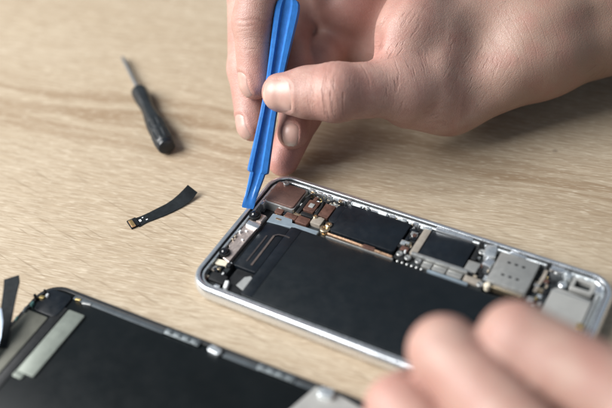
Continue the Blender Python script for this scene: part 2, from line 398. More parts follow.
# brass standoff stack
def screw_mesh():
    b = MB()
    b.lathe([(1.25, 0), (1.25, 0.55), (1.05, 0.8), (0.62, 0.82), (0.5, 0.55), (0.02, 0.55)], n=16)
    return b
st = MB()
st.lathe([(1.9, 3.4), (1.9, 4.4), (1.4, 4.5), (1.4, 5.1), (1.95, 5.2), (1.95, 5.9), (1.6, 6.1), (0.9, 6.1), (0.8, 5.7), (0.02, 5.7)], 33.4, 46.6, 20)
st.lathe([(1.3, 5.0), (1.3, 6.5), (1.0, 6.7), (0.4, 6.7), (0.35, 6.4), (0.02, 6.4)], 34.0, 48.6, 16)
st.build('brass_standoff', 'brass', phone)
# connector column between the shields
MB().plate(62.6, 67.0, 44.8, 62.6, 3.45, 5.0, 0.6, 0.2).build('connector_bar', 'black', phone)
scr = screw_mesh().build('screw', 'steel', phone); scr.location = (64.2 * MM, 47.2 * MM, 4.95 * MM)
for x, y, z in ((67.6, 46.9, 4.6), (71.8, 46.9, 4.7), (65.3, 57.9, 4.95), (90.8, 60.9, 4.6), (132.4, 62.0, 4.4), (118.4, 63.0, 4.6), (96.0, 46.0, 4.6), (7.8, 61.9, 6.3)):
    cp(scr, phone, (x, y, z), rnd.random() * 6)
MB().plate(64.0, 66.0, 52.2, 54.8, 5.0, 5.6, 0.2, 0.15, 0.4).build('contact', 'brass', phone)
MB().plate(67.3, 70.1, 48.8, 62.4, 3.45, 5.8, 0.3, 0.15).build('flex_strip', 'tanflex', phone)
MB().plate(70.4, 87.6, 50.2, 62.9, 3.45, 5.6, 0.5, 0.2).build('shield', 'graphite', phone)
MB().plate(71.4, 86.0, 63.2, 64.6, 3.5, 6.5, 0.3, 0.3).build('edge_bracket', 'alu', phone)
MB().plate(68.0, 90.0, 48.5, 49.9, 3.45, 5.9, 0.2, 0.2).build('shield_rail', 'steel', phone)
for x0, x1 in ((73.4, 77.0), (77.5, 82.6), (83.1, 88.7)):
    MB().plate(x0, x1, 45.6, 48.1, 3.45, 4.7, 0.3, 0.15).build('pad', 'sim', phone)
for k in range(6):
    MB().lathe([(0.55, 3.4), (0.55, 4.2), (0.3, 4.4), (0.02, 4.42)], 64.6 + 1.9 * k, 44.6, 12).build('solder_dot', 'steel', phone)
MB().plate(76.4, 92.0, 44.0, 44.9, 3.4, 4.9, 0.2, 0.2).build('board_edge', 'greyflex', phone)
MB().plate(88.0, 92.6, 50.4, 55.2, 3.45, 5.1, 0.3, 0.15).build('small_shield', 'sim', phone)
MB().plate(89.6, 95.8, 45.6, 48.2, 3.45, 4.8, 0.3, 0.15).build('small_shield', 'tanflex', phone)
MB().lathe([(1.2, 3.4), (1.2, 5.6), (0.8, 6.0), (0.02, 6.05)], 98.6, 46.3, 18).build('grounding_post', 'cream', phone)
MB().plate(88.3, 90.2, 56.0, 62.6, 3.45, 5.2, 0.3, 0.2).build('connector', 'black', phone)
MB().plate(91.6, 96.0, 58.6, 64.4, 3.45, 6.6, 0.8, 0.5, 0.2).build('corner_bracket', 'alu_inner', phone)
MB().plate(93.4, 96.8, 54.6, 58.4, 3.45, 6.0, 0.6, 0.4, -0.2).build('corner_bracket', 'alu', phone)
# SIM tray
sim = MB().plate(97.4, 112.0, 47.6, 63.0, 1.4, 6.35, 0.7, 0.25)
sm = sim.build('sim_slot', 'sim', phone)
for cy in (52.4, 58.8):
    for cx in (101.9, 104.6, 107.3):
        MB().plate(cx - 0.6, cx + 0.6, cy - 0.45, cy + 0.45, 6.36, 6.40, 0.25, 0.01).build('slot_hole', 'black', sm)
MB().plate(98.4, 111, 46.5, 47.4, 2.5, 4.6, 0.2, 0.2).build('slot_lip', 'brass', sm)
MB().plate(100.5, 106.5, 63.2, 64.6, 3.6, 6.3, 0.3, 0.2).build('slot_lip', 'alu', sm)
# dark block, strip, speaker and bottom bracket
MB().plate(112.6, 137, 43.9, 63.2, 1.35, 3.6, 0.6, 0.2).build('lower_board', 'board', phone)
MB().strip([(114.0, 51.5, 4.0), (114.3, 55, 4.5), (114.8, 59, 4.9), (114.6, 62.4, 4.6)], (1, 0, 0), 1.3, 0.2).build('flex_strip', 'tanflex', phone)
sp = MB().poly([(118.6, 10), (133.4, 10), (133.4, 54.8), (121.4, 56.0), (120.0, 55.3), (119.4, 54.0)], 1.4, 5.3, 0.3).build('speaker', 'speaker', phone)
MB().plate(119.3, 133.1, 53.6, 54.2, 5.32, 5.42, 0.1, 0.02).build('speaker_seam', 'steel', sp)
fr = MB(); rg = []
for d, z in ((0, 3.6), (0, 5.5), (0.15, 5.65), (1.25, 5.65), (1.4, 5.5), (1.4, 3.6)):
    rg.append([(x, y, z) for x, y in rrect(124.4 + d, 132.6 - d, 57.0 + d, 63.2 - d, max(0.8 - d, 0.1))])
fr.rings(rg, closed=True); fr.build('bottom_bracket', 'speaker', phone)
MB().plate(133.6, 135.2, 20, 58, 1.4, 5.0, 0.4, 0.2).build('bottom_strip', 'steel', phone)
MB().plate(132.0, 134.4, 41.0, 43.4, 5.34, 5.8, 0.3, 0.2).build('contact', 'gold', phone)
for x0, x1, y0, y1, z1, mt in ((115.6, 121.0, 62.2, 64.6, 6.3, 'alu'), (121.3, 123.8, 60.6, 64.5, 6.0, 'alu_inner'), (132.8, 135.4, 58.4, 62.2, 6.2, 'alu')):
    MB().plate(x0, x1, y0, y1, 1.5, z1, 0.7, 0.5, 0.05).build('edge_bracket', mt, phone)
MB().lathe([(1.5, 3), (1.5, 4.9), (1.1, 5.2), (0.02, 5.2)], 122.0, 58.2, 18).build('grounding_post', 'alu_inner', phone)
# clips along the inner ledge
xs = 17.5
while xs < 132:
    w = rnd.uniform(0.9, 3.6)
    if not (70.5 < xs + w and xs < 87):
        h = rnd.uniform(5.2, 6.75); y1 = 63.9 + rnd.uniform(-0.2, 0.25)
        if not (91 < xs + w and xs < 113):
            MB().plate(xs, xs + w, y1 - rnd.uniform(1.0, 1.6), y1, 1.5, h, 0.35, 0.3, rnd.uniform(-0.05, 0.05)).build('edge_clip', rnd.choice(['alu', 'alu_inner', 'white', 'white', 'black', 'alu_inner', 'alu_inner']), phone)
    xs += w + rnd.uniform(0.2, 0.9)
for y in (48, 53, 57.5, 61):
    MB().plate(3.95, 5.0, y, y + rnd.uniform(2, 3.4), 1.5, rnd.uniform(5.6, 6.3), 0.3, 0.2).build('edge_clip', 'alu', phone)
# small soldered components
comp = [MB().plate(-0.5, 0.5, -0.3, 0.3, 0, 0.5, 0.08, 0.1).build('component', m, phone) for m in ('component', 'white', 'gold', 'black')]
spots = []
def scatter(n, x0, x1, y0, y1, z):
    for _ in range(n): spots.append((rnd.uniform(x0, x1), rnd.uniform(y0, y1), z))
scatter(16, 17.6, 33.6, 60.2, 63.0, 3.4); scatter(10, 18, 33, 50.0, 60, 3.9); scatter(9, 62.9, 66.8, 48.5, 62, 5.0)
scatter(14, 36, 62, 62.6, 63.2, 4.6); scatter(9, 88.4, 96.6, 49, 58, 3.6); scatter(7, 4.4, 9.8, 6, 18, 3.8); scatter(7, 4.2, 9, 24, 42, 5.3)
scatter(8, 113, 118, 45, 62, 3.6); scatter(6, 10.8, 16, 46.6, 50, 3.6)
for i, (x, y, z) in enumerate(spots):
    src = comp[rnd.choice([0, 0, 1, 2, 3])]
    if i < 4: comp[i].location = (x * MM, y * MM, z * MM); continue
    k = rnd.uniform(0.7, 1.5)
    cp(src, phone, (x, y, z), rnd.choice([0, 1.57]), (k, k, rnd.uniform(0.8, 2.2)))
for k in range(70):
    zone = rnd.choice([(17.8, 34, 49.8, 62.6, 3.6), (62.8, 66.8, 46, 62.2, 5.0), (88.2, 97, 45.4, 63, 3.6), (112.8, 118, 44.5, 62.5, 3.6), (10.6, 17, 43.6, 50, 3.6), (4.0, 10, 6, 17, 3.75)])
    x, y = rnd.uniform(zone[0], zone[1]), rnd.uniform(zone[2], zone[3]); a, c_ = rnd.uniform(0.5, 1.5), rnd.uniform(0.5, 1.1)
    MB().plate(x - a, x + a, y - c_, y + c_, 3.45, zone[4] + rnd.uniform(0.4, 1.3), 0.15, 0.12, rnd.choice([0, 0, 0.05])).build('chip', rnd.choice(['black', 'black', 'steel', 'alu_inner', 'graphite', 'copper_small', 'brass']), phone)
# little cables on the top board
MB().tube([(17.8, 59.5, 4.6), (19.5, 61.6, 5.6), (22.6, 61.9, 5.7), (25.2, 60.6, 5.4), (26.4, 57, 5.3), (26.6, 52, 5.2)], 0.42, 7).build('coax_cable', 'black', phone)
MB().tube([(27.0, 60.4, 5.0), (29.5, 61.6, 5.8), (31.6, 60.9, 5.8), (33.6, 61.8, 5.6)], 0.45, 7).build('coax_cable', 'black', phone)
for (x, y) in ((19.5, 62.2), (31.8, 62.3), (26.8, 51.0)):
    MB().lathe([(0.95, 3.4), (0.95, 5.7), (0.7, 6.0), (0.3, 6.0), (0.25, 5.7), (0.02, 5.7)], x, y, 14).build('cable_plug', 'brass', phone)

# ------------------------------------------------------------------ detached display, lying foil side up
disp = thing('display_panel', 'detached black phone display lying foil side up beside the opened phone body', 'display', (-47.6, -84.6, 0), math.radians(1.6))
DL, DW = 138.0, 66.4
def dring(prof, r0=9.4):
    b = MB(); b.rings([[(x, y, z) for x, y in rrect(d, DL - d, d, DW - d, max(r0 - d, 0.4), 10)] for d, z in prof], closed=True); return b
MB().plate(0.3, DL - 0.3, 0.3, DW - 0.3, 0.02, 0.9, 9.2, 0.1).build('cover_glass', 'lens', disp)
dring([(0, 0.92), (0, 2.2), (0.3, 2.5), (1.5, 2.5), (1.7, 2.3), (1.7, 0.92)]).build('rim', 'panel_frame', disp)
MB().plate(1.8, DL - 1.8, 1.8, DW - 1.8, 0.92, 2.05, 7.6, 0.15).build('foil_back', 'panel_black', disp)
MB().plate(13.0, DL - 14, 2.4, DW - 4.2, 2.07, 2.45, 1.2, 0.12).build('shield_plate', 'panel_black', disp)
MB().plate(14, 53.8, DW - 3.7, DW - 1.9, 2.07, 2.55, 0.3, 0.1).build('edge_strip', 'panel_strip', disp)
MB().plate(78, 93, DW - 3.7, DW - 1.9, 2.07, 2.55, 0.3, 0.1).build('edge_strip', 'panel_strip', disp)
MB().plate(104.5, 114, DW - 3.4, DW - 2.1, 2.07, 2.5, 0.3, 0.1).build('edge_strip', 'panel_strip', disp)
def dclip(x0, n):
    b = MB()
    b.plate(x0, x0 + n * 3.6, DW - 3.6, DW - 1.2, 2.56, 2.95, 0.3, 0.15)
    for k in range(n):
        b.plate(x0 + k * 3.6 + 0.3, x0 + k * 3.6 + 3.0, DW - 3.3, DW - 1.5, 2.95, 3.4, 0.5, 0.25)
    return b.build('edge_clip', 'dull_steel', disp)
dclip(54.0, 4); dclip(91.5, 4)
MB().plate(72.2, 77.6, DW - 4.4, DW - 1.6, 2.56, 3.8, 1.2, 0.5, -0.1).build('edge_clip', 'alu_inner', disp)
# grey plates at the left end
MB().plate(16.4, 23.6, 28.0, 57.6, 2.46, 3.2, 0.6, 0.15).build('grey_plate', 'panel_plate', disp)
MB().plate(16.0, 20.0, 25.6, 28.6, 2.46, 2.9, 0.6, 0.15).build('plate_tail', 'panel_plate', disp)
MB().plate(2.0, 11.4, 14.0, 51.5, 2.07, 2.9, 0.6, 0.15).build('grey_plate', 'panel_plate2', disp)
MB().plate(11.8, 15.6, 16.0, 58.0, 2.07, 2.75, 0.4, 0.12).build('dark_channel', 'black', disp)
MB().plate(3.4, 14.0, 52.4, 63.4, 2.07, 3.0, 2.2, 0.2).build('earpiece_cover', 'graphite', disp)
for x, y, mt, dx, dy, z in ((1.4, 53.4, 'teal', 1.0, 1.8, 3.4), (0.9, 49.6, 'dull_steel', 1.0, 2.4, 3.6), (2.6, 57.4, 'gold', 1.8, 1.4, 3.6), (1.0, 56.6, 'black', 0.9, 0.9, 5.0), (3.0, 60.0, 'black', 0.8, 0.8, 5.0), (4.4, 58.9, 'white', 0.9, 1.4, 3.8), (0.6, 45.5, 'teal', 0.8, 1.8, 3.2), (15.2, 62.6, 'gold', 2.2, 1.0, 3.0), (18.6, 62.3, 'steel', 3.6, 0.9, 2.9)):
    MB().plate(x, x + dx, y, y + dy, 2.07, z, 0.2, 0.2, 0.2).build('contact', mt, disp)
# raised flex cable curling off the left end
pth = [(4.2, 33, 3.0), (2.4, 37.5, 4.2), (0.6, 42, 6.2), (-1.0, 46.5, 8.8), (-2.4, 50.5, 11.2), (-3.6, 53.5, 12.6), (-5.2, 55.4, 12.9)]
MB().strip(pth, [(0.75, 0.35, 0.1)] * 7, [6, 5.4, 5.0, 5.0, 5.4, 6.0, 5.6], 0.5).build('flex_cable', 'ribbon', disp)
MB().strip([(4.5, 22, 3.1), (3.0, 28, 4.6), (1.4, 34, 7.0), (0.2, 38.5, 10.0), (-0.6, 41.5, 13.2)], [(0.85, 0.3, 0.0)] * 5, [6, 7.0, 7.0, 6, 4], 0.3).build('flex_cable', 'pale_blue', disp)  # the ribbon's bluish-white glint, painted as a pale strip of its own
# home button assembly end
MB().poly([(107, 44), (136, 40), (136, 62), (122, 64.4), (113.5, 64.4)], 2.46, 3.4, 0.15).build('button_bracket', 'speaker', disp)
MB().plate(115.6, 120.8, 60.6, 64.6, 3.42, 5.4, 1.3, 0.6, 0.15).build('bracket_post', 'alu_inner', disp)
MB().lathe([(2.4, 3.42), (2.4, 3.9), (2.0, 4.0), (0.02, 4.0)], 127, 55, 20).build('button_back', 'black', disp)

# ------------------------------------------------------------------ screwdriver
A0 = Vector((-51.6, 62.6, 4.35)); A1 = Vector((-112.2, 111.3, 2.2))
ax = (A1 - A0).normalized(); sx = ax.cross(Vector((0, 0, 1))).normalized(); sz = sx.cross(ax)
sd = thing('screwdriver', 'small black precision screwdriver lying alone on the bare wood', 'screwdriver', (0, 0, 0))
fr0 = (A0, sx, sz, ax)
prof = [(0.02, -0.9), (2.2, -0.85), (3.4, -0.4), (3.85, 0.3), (3.9, 1.2), (3.6, 1.5)]
MB().lathe(prof, frame=fr0, n=36).build('end_cap', 'graphite', sd)
zs = np.linspace(1.5, 47.5, 44); hp = []
for z in zs:
    t = (z - 1.5) / 46
    r = 4.15 - 0.35 * t - 0.95 * math.exp(-((t - 0.62) / 0.16) ** 2) - 0.45 * max(0, t - 0.8) * 5 * 0.35
    if t < 0.02: r = 3.7
    if t > 0.96: r = 2.35 - (t - 0.96) * 9
    hp.append((r, z))
def fl(k, z, th):
    t = (z - 1.5) / 46
    if 0.04 < t < 0.36: return 0.045 * (1 if math.cos(th * 10) > 0 else -1) * (0.0 if (int(z / 2.3) % 5 == 4) else 1)
    if 0.36 <= t < 0.94: return 0.03 * math.cos(th * 6)
    return 0
MB().lathe(hp, frame=fr0, n=60, flute=fl).build('handle', 'handle', sd)
MB().lathe([(1.25, 47.4), (1.25, 48.6), (0.95, 49.0), (0.95, 74), (0.7, 76.8), (0.35, 77.8), (0.02, 77.9)], frame=fr0, n=16).build('shaft', 'shaft', sd)

# ------------------------------------------------------------------ loose ribbon cable
rb = thing('ribbon_cable', 'short loose black ribbon cable with a gold connector, one end curling off the wood', 'cable', (0, 0, 0))
pa = [(-39.2, 22.4, 0.35), (-37.6, 25.4, 0.32), (-35.6, 28.7, 0.3), (-33.8, 31.8, 0.32), (-32.0, 35.0, 0.4), (-30.4, 38.2, 0.75), (-29.0, 41.2, 1.5), (-27.9, 43.9, 2.5), (-27.2, 46.0, 3.7)]
wv = [(0.86, -0.5, 0)] * 5 + [(0.84, -0.5, -0.12), (0.76, -0.48, -0.32), (0.62, -0.42, -0.6), (0.5, -0.36, -0.8)]
MB().strip(pa, wv, [5.4, 4.6, 5.0, 5.6, 5.7, 5.7, 5.6, 5.4, 5.0], 0.22).build('ribbon', 'ribbon', rb)
ca = math.radians(60)
MB().plate(-42.5, -37.5, 19.9, 23.7, 0.05, 0.8, 0.2, 0.1, ca - math.pi / 2).build('connector_base', 'ribbon', rb)
cb = MB().plate(-42.0, -38.0, 20.1, 21.9, 0.82, 1.25, 0.2, 0.1, ca - math.pi / 2).build('connector', 'bronze', rb)
pins = MB()
for k in range(7): pins.plate(-41.8 + k * 0.55, -41.5 + k * 0.55, 20.3, 21.7, 1.26, 1.36, 0.03, 0.02)
# pins share the connector's tilt
pins.v = [rotp(x, y, z, -40.0, 21.0, ca - math.pi / 2) for x, y, z in pins.v]
pins.build('pins', 'gold', cb)
MB().plate(-38.9, -37.6, 23.6, 24.5, 0.55, 0.75, 0.1, 0.05, ca - math.pi / 2).build('mark', 'white', rb)
MB().plate(-36.5, -36.0, 25.4, 26.2, 0.48, 0.62, 0.1, 0.05, ca - math.pi / 2).build('mark', 'white', rb)
MB().plate(-38.7, -38.2, 25.6, 26.2, 0.50, 0.62, 0.1, 0.05, ca - math.pi / 2).build('mark', 'white', rb)

# ------------------------------------------------------------------ blue pry tool
CAM = Vector((172.497, -178.730, 270.291))
R_ = Vector((0.87187221, 0.48422675, -0.07323459)); U_ = Vector((-0.28836288, 0.62846779, 0.72240922)); F_ = Vector((-0.39583545, 0.60873039, -0.68757662))
tool = thing('pry_tool', 'bright blue plastic pry tool held upright between thumb and fingers, tip on phone edge', 'pry tool', (0, 0, 0))
T0 = Vector((2.6, 43.6, 6.9)); T1 = Vector((-10.0, 105.2, 62.6))
TA = (T1 - T0).normalized(); TN = Vector((0.40, -0.55, 0.62)); TN = (TN - TA * TN.dot(TA)).normalized(); TW = TA.cross(TN).normalized()
if TW.dot(R_) < 0: TW = -TW
def tsec(s, a, t, off, flat=0.0, offn=0.0):
    pr = [(-1, .35), (-.86, .95), (-.56, 1.0), (-.40, .42), (-.04, .36), (.16, .42), (.34, 1.0), (.82, .95), (1, .35)]
    pts = [(u, v * (1 - flat) + flat * .8) for u, v in pr] + [(u, -(v * (1 - flat) + flat * .8)) for u, v in pr[::-1]]
    o = T0 + TA * s + TW * off + TN * offn
    return [tuple(o + TW * (u * a) + TN * (v * t)) for u, v in pts]
stn = []
for s, a, t, off, fl_ in ((-0.4, 2.1, .25, -1.5, 1), (0.3, 2.35, .45, -1.45, 1), (3, 2.4, .8, -1.2, .8), (6, 2.5, 1.1, -.8, .45), (9, 2.7, 1.35, -.45, .3), (12, 2.95, 1.6, -.15, .2), (13.6, 3.05, 1.7, 0, .15), (14.2, 4.15, 2.1, 0, 0.05), (14.9, 4.3, 2.2, 0, 0), (20, 4.05, 2.2, 0, 0), (28, 3.7, 2.2, 0, 0), (36, 3.4, 2.2, 0, 0), (44, 3.3, 2.2, 0, 0), (52, 3.45, 2.2, 0, 0), (60, 3.85, 2.2, 0, 0), (68, 4.35, 2.2, 0, 0), (75, 4.8, 2.15, 0, 0), (79, 4.9, 2.1, 0, 0), (81.5, 4.55, 2.0, 0, .1), (82.8, 3.8, 1.7, 0, .3), (83.4, 2.6, 1.2, 0, .6)):
    stn.append(tsec(s, a, t, off, fl_))
MB().rings(stn).build('pry_bar', 'blue', tool, smooth=28)

# ------------------------------------------------------------------ hands: one continuous surface each, from a blended distance field
def smin(a, b, k):
    h = np.clip(0.5 + 0.5 * (b - a) / k, 0, 1)
    return b * (1 - h) + a * h - k * h * (1 - h)
def cone(P, a, b, r1, r2, fl=None):
    """tapered capsule; fl=(axis, f) squashes the section along axis by f"""
    a = np.asarray(a, np.float32); b = np.asarray(b, np.float32); ba = b - a
    pa = P - a
    if fl is not None:
        ax_, f_ = fl; ax_ = np.asarray(ax_, np.float32); ax_ = ax_ / np.linalg.norm(ax_)
        m = np.float32(f_ - 1)
        pa = pa + np.outer(pa @ ax_, ax_) * m; ba = ba + (ba @ ax_) * ax_ * m
    l2 = float(ba @ ba) + 1e-9
    h = np.clip(pa @ ba / l2, 0, 1)
    q = pa - h[:, None] * ba
    return np.sqrt((q * q).sum(1)) - (r1 + (r2 - r1) * h)
def hand_sdf(P, H):
    d = None
    for a, b, r1, r2, *fl in H['palm']:
        e = cone(P, a, b, r1, r2, fl[0] if fl else None); d = e if d is None else smin(d, e, H['kp'])
    u = None
    for ch in H['fingers']:
        f = None
        for a, b, r1, r2, *k in ch:
            e = cone(P, a, b, r1, r2); f = e if f is None else smin(f, e, k[0] if k else 2.5)
        u = f if u is None else smin(u, f, H.get('ku', 1.3))
    return smin(d, u, H['kf'])
def nets(sdf, lo, hi, h):
    lo = np.array(lo, np.float32); n = np.ceil((np.array(hi) - lo) / h).astype(int) + 1
    n = ((n + 7) // 8) * 8
    V = np.full(tuple(n), 9.0, np.float32)
    nb = n // 8
    g = np.stack(np.meshgrid(*[np.arange(k) for k in nb], indexing='ij'), -1).reshape(-1, 3)
    cen = lo + (g * 8 + 3.5) * h
    dc = sdf(cen.astype(np.float32))
    act = g[np.abs(dc) < 8 * h * 1.25]
    for q in g[dc <= -8 * h * 1.25]: V[q[0]*8:q[0]*8+8, q[1]*8:q[1]*8+8, q[2]*8:q[2]*8+8] = -9
    loc = np.stack(np.meshgrid(*[np.arange(8)] * 3, indexing='ij'), -1).reshape(-1, 3)
    for s in range(0, len(act), 400):
        blk = act[s:s + 400]
        idx = (blk[:, None, :] * 8 + loc[None]).reshape(-1, 3)
        val = sdf((lo + idx * h).astype(np.float32))
        V[idx[:, 0], idx[:, 1], idx[:, 2]] = val
    S = V < 0
    c = np.zeros(tuple(n - 1), np.int8)
    for dx in (0, 1):
        for dy in (0, 1):
            for dz in (0, 1):
                c += S[dx:n[0]-1+dx, dy:n[1]-1+dy, dz:n[2]-1+dz]
    cells = np.argwhere((c > 0) & (c < 8))
    vid = np.full(tuple(n - 1), -1, np.int32); vid[cells[:, 0], cells[:, 1], cells[:, 2]] = np.arange(len(cells))
    acc = np.zeros((len(cells), 3), np.float32); cnt = np.zeros(len(cells), np.float32)
    cor = [np.array(o) for o in ((0,0,0),(1,0,0),(0,1,0),(1,1,0),(0,0,1),(1,0,1),(0,1,1),(1,1,1))]
    vals = [V[tuple((cells + o).T)] for o in cor]
    for i in range(8):
        for j in range(i + 1, 8):
            if np.abs(cor[i] - cor[j]).sum() != 1: continue
            a, b = vals[i], vals[j]; m = (a < 0) != (b < 0)
            t = np.where(m, a / np.where(m, a - b, 1), 0)
            acc += np.where(m[:, None], cor[i] + (cor[j] - cor[i]) * t[:, None], 0); cnt += m
    verts = lo + (cells + acc / cnt[:, None]) * h
    quads = []
    for axn in range(3):
        u, v = (axn + 1) % 3, (axn + 2) % 3
        sl0 = [slice(None)] * 3; sl1 = [slice(None)] * 3
        sl0[axn] = slice(0, -1); sl1[axn] = slice(1, None)
        e = np.argwhere(S[tuple(sl0)] != S[tuple(sl1)])
        e = e[(e[:, u] > 0) & (e[:, v] > 0) & (e[:, u] < n[u]-1) & (e[:, v] < n[v]-1)]
        q = []
        for du, dv in ((-1, -1), (0, -1), (0, 0), (-1, 0)):
            k = e.copy(); k[:, u] += du; k[:, v] += dv; q.append(vid[k[:, 0], k[:, 1], k[:, 2]])
        q = np.stack(q, 1)
        flip = ~S[e[:, 0], e[:, 1], e[:, 2]]
        q[flip] = q[flip][:, ::-1]
        quads.append(q)
    return verts, np.concatenate(quads)
def grad(sdf, P, e=0.4):
    g = np.zeros_like(P)
    for i in range(3):
        d = np.zeros(3, np.float32); d[i] = e; g[:, i] = sdf(P + d) - sdf(P - d)
    return g / (np.linalg.norm(g, axis=1)[:, None] + 1e-9)
def unit(v): v = np.asarray(v, np.float64); return v / np.linalg.norm(v)

def build_hand(name, H, lo, hi, h, label):
    sdf = lambda P: hand_sdf(P, H)
    v, q = nets(sdf, lo, hi, h)
    n = grad(sdf, v)
    disp = np.zeros(len(v)); blush = np.zeros(len(v))
    # skin folds over the joints, pressed-in nails, reddened knuckles and tips
    for (p, axis, nor, rad, amp) in H['folds']:
        d = v - np.array(p); s = d @ unit(axis); up = n @ unit(nor)
        w = np.exp(-(s / (rad * 0.42)) ** 2) * np.clip(up * 1.6, 0, 1) * (np.linalg.norm(d, axis=1) < rad * 1.9)
        side = d @ np.cross(unit(axis), unit(nor))
        disp -= amp * w * (0.5 + 0.5 * np.cos(2 * np.pi * (s + 0.06 * side ** 2 * 0.35 + 0.5 * np.sin(side * 0.7)) / 2.3))
    for (p, rad, amt) in H['blush']:
        d = np.linalg.norm(v - np.array(p), axis=1); blush = np.maximum(blush, amt * np.exp(-(d / rad) ** 2))
    fuv = np.zeros((len(v), 3), np.float32); fwt = np.zeros(len(v), np.float32)
    for (p, axis, across, rad, amt, dens) in H.get('lines', []):
        d = v - np.array(p); A_ = unit(axis); B_ = np.array(across) - np.dot(across, A_) * A_; B_ = unit(B_)
        w = amt * np.exp(-(np.linalg.norm(d, axis=1) / rad) ** 2); m = w > fwt
        fuv[m] = np.stack([(d[m] @ A_) * dens, (d[m] @ B_) * 0.11, np.full(m.sum(), p[0] * 0.37)], 1); fwt[m] = w[m]
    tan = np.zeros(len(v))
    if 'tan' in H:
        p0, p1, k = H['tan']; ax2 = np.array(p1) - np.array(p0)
        tan = k * np.clip(((v - np.array(p0)) @ ax2) / (ax2 @ ax2), 0, 1)  # painted darkening, growing along the hand from first point to second
    for (p, rad, amp, axis) in H.get('bumps', []):
        d = v - np.array(p)
        if axis is not None:
            a_ = unit(axis); al = d @ a_; d = d - 0.75 * np.outer(al, a_)
        disp += amp * np.exp(-(np.linalg.norm(d, axis=1) / rad) ** 2)
    for (C, A, N, w, l) in H['nails']:
        A_ = unit(A); N_ = np.array(N) - np.dot(N, A_) * A_; N_ = unit(N_); S_ = np.cross(A_, N_)
        d = v - np.array(C); x = (d @ S_) / (w / 2); y = (d @ A_) / (l / 2); ok = (d @ N_ > -1) & (n @ N_ > 0.05)
        rr = (np.abs(x) ** 3 + np.abs(y) ** 3) ** (1 / 3)
        disp -= np.where(ok, 0.22 * np.clip((1.0 - rr) / 0.12, 0, 1), 0)
        disp += np.where(ok & (y < 0.8), 0.30 * np.exp(-((rr - 1.16) / 0.12) ** 2), 0)
    v2 = v + n * disp[:, None]
    me = bpy.data.meshes.new(name)
    me.from_pydata((v2 * MM).tolist(), [], q.tolist()); me.update()
    me.polygons.foreach_set('use_smooth', [True] * len(me.polygons))
    at = me.attributes.new('blush', 'FLOAT', 'POINT'); at.data.foreach_set('value', np.clip(blush, 0, 1).astype(np.float32))
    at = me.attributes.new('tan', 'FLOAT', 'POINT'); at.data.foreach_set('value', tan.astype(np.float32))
    at = me.attributes.new('fold_w', 'FLOAT', 'POINT'); at.data.foreach_set('value', fwt)
    at = me.attributes.new('fold_uv', 'FLOAT_VECTOR', 'POINT'); at.data.foreach_set('vector', fuv.ravel())
    me.materials.append(M['skin'])
    o = bpy.data.objects.new(name, me); COL.objects.link(o)
    o['label'] = label; o['category'] = 'hand'
    if 'hair' in H:
        p0, p1, cnt = H['hair']; ax2 = np.array(p1) - np.array(p0); rs = np.random.RandomState(4)
        t = ((v - np.array(p0)) @ ax2) / (ax2 @ ax2)
        pick = np.flatnonzero((t > 0) & (n[:, 2] > -0.3)); pick = rs.choice(pick, cnt, p=np.clip(t[pick], 0.05, 1) / np.clip(t[pick], 0.05, 1).sum())
        hb = MB(); d0 = unit((-0.35, -0.55, -0.35))
        for i in pick:
            p = v2[i]; nn = n[i]; d = d0 + rs.normal(0, 0.22, 3); d = d - nn * (d @ nn); d = unit(d); ln = rs.uniform(3.5, 8)
            sdv = np.cross(d, nn); r = rs.uniform(0.022, 0.04); rg = []
            for k_, (fa, fr_) in enumerate(((0, 1), (0.35, 0.9), (0.7, 0.6), (1, 0.12))):
                c_ = p + d * ln * fa + nn * (ln * (0.30 * fa - 0.16 * fa * fa)) - nn * 0.1
                rg.append([tuple(c_ + r * fr_ * (sdv * math.cos(q_) + nn * math.sin(q_))) for q_ in (0, 2.1, 4.2)])
            hb.rings(rg)
        hr = hb.build('arm_hair', 'hair', o, smooth=0); hr['kind'] = 'stuff'
    # nails lie on the finger surface
    for (C, A, N, w, l) in H['nails']:
        A_ = unit(A); N_ = np.array(N) - np.dot(N, A_) * A_; N_ = unit(N_); S_ = np.cross(A_, N_)
        K, J = 15, 17; P = []; E = []
        for j in range(J):
            y = -1 + 2 * j / (J - 1)
            wid = (1 - abs(y) ** 3.2) ** (1 / 3.2) if abs(y) < 1 else 0.0
            wid = max(wid, 0.25)
            for i in range(K):
                x = (-1 + 2 * i / (K - 1)) * wid
                P.append(np.array(C) + S_ * (x * w / 2) + A_ * (y * l / 2) + N_ * 4.0); E.append(max(0, (y - 0.86) / 0.1))
        P = np.array(P, np.float32); Q = P.copy()
        tt_ = np.zeros(len(Q), np.float32)
        for _ in range(14):
            tt_ = np.minimum(tt_ + np.clip(sdf(Q), -1.5, 1.5) * 0.9, 4.0 + w * 0.22); Q = P - (N_ * tt_[:, None]).astype(np.float32)
        lift = np.array([0.12 - 0.16 * abs(-1 + 2 * i / (K - 1)) ** 4 - 0.36 * max(0, -(-1 + 2 * j / (J - 1)) - 0.6) / 0.4 + 0.5 * max(0, -1 + 2 * j / (J - 1) - 0.6) for j in range(J) for i in range(K)])
        top = Q + N_ * lift[:, None]; bot = Q - N_ * 0.55
        vs = [tuple(p) for p in top] + [tuple(p) for p in bot]; fs = []; T = K * J
        for j in range(J - 1):
            for i in range(K - 1):
                a = j * K + i; fs.append((a, a + 1, a + K + 1, a + K)); fs.append((T + a, T + a + K, T + a + K + 1, T + a + 1))
        bd = [i for i in range(K)] + [j * K + K - 1 for j in range(1, J)] + [(J - 1) * K + i for i in range(K - 2, -1, -1)] + [j * K for j in range(J - 2, 0, -1)]
        for a, b in zip(bd, bd[1:] + bd[:1]): fs.append((a, T + a, T + b, b))
        mb = MB(); mb.add(vs, fs); nl = mb.build('fingernail', 'nail', o, smooth=50)
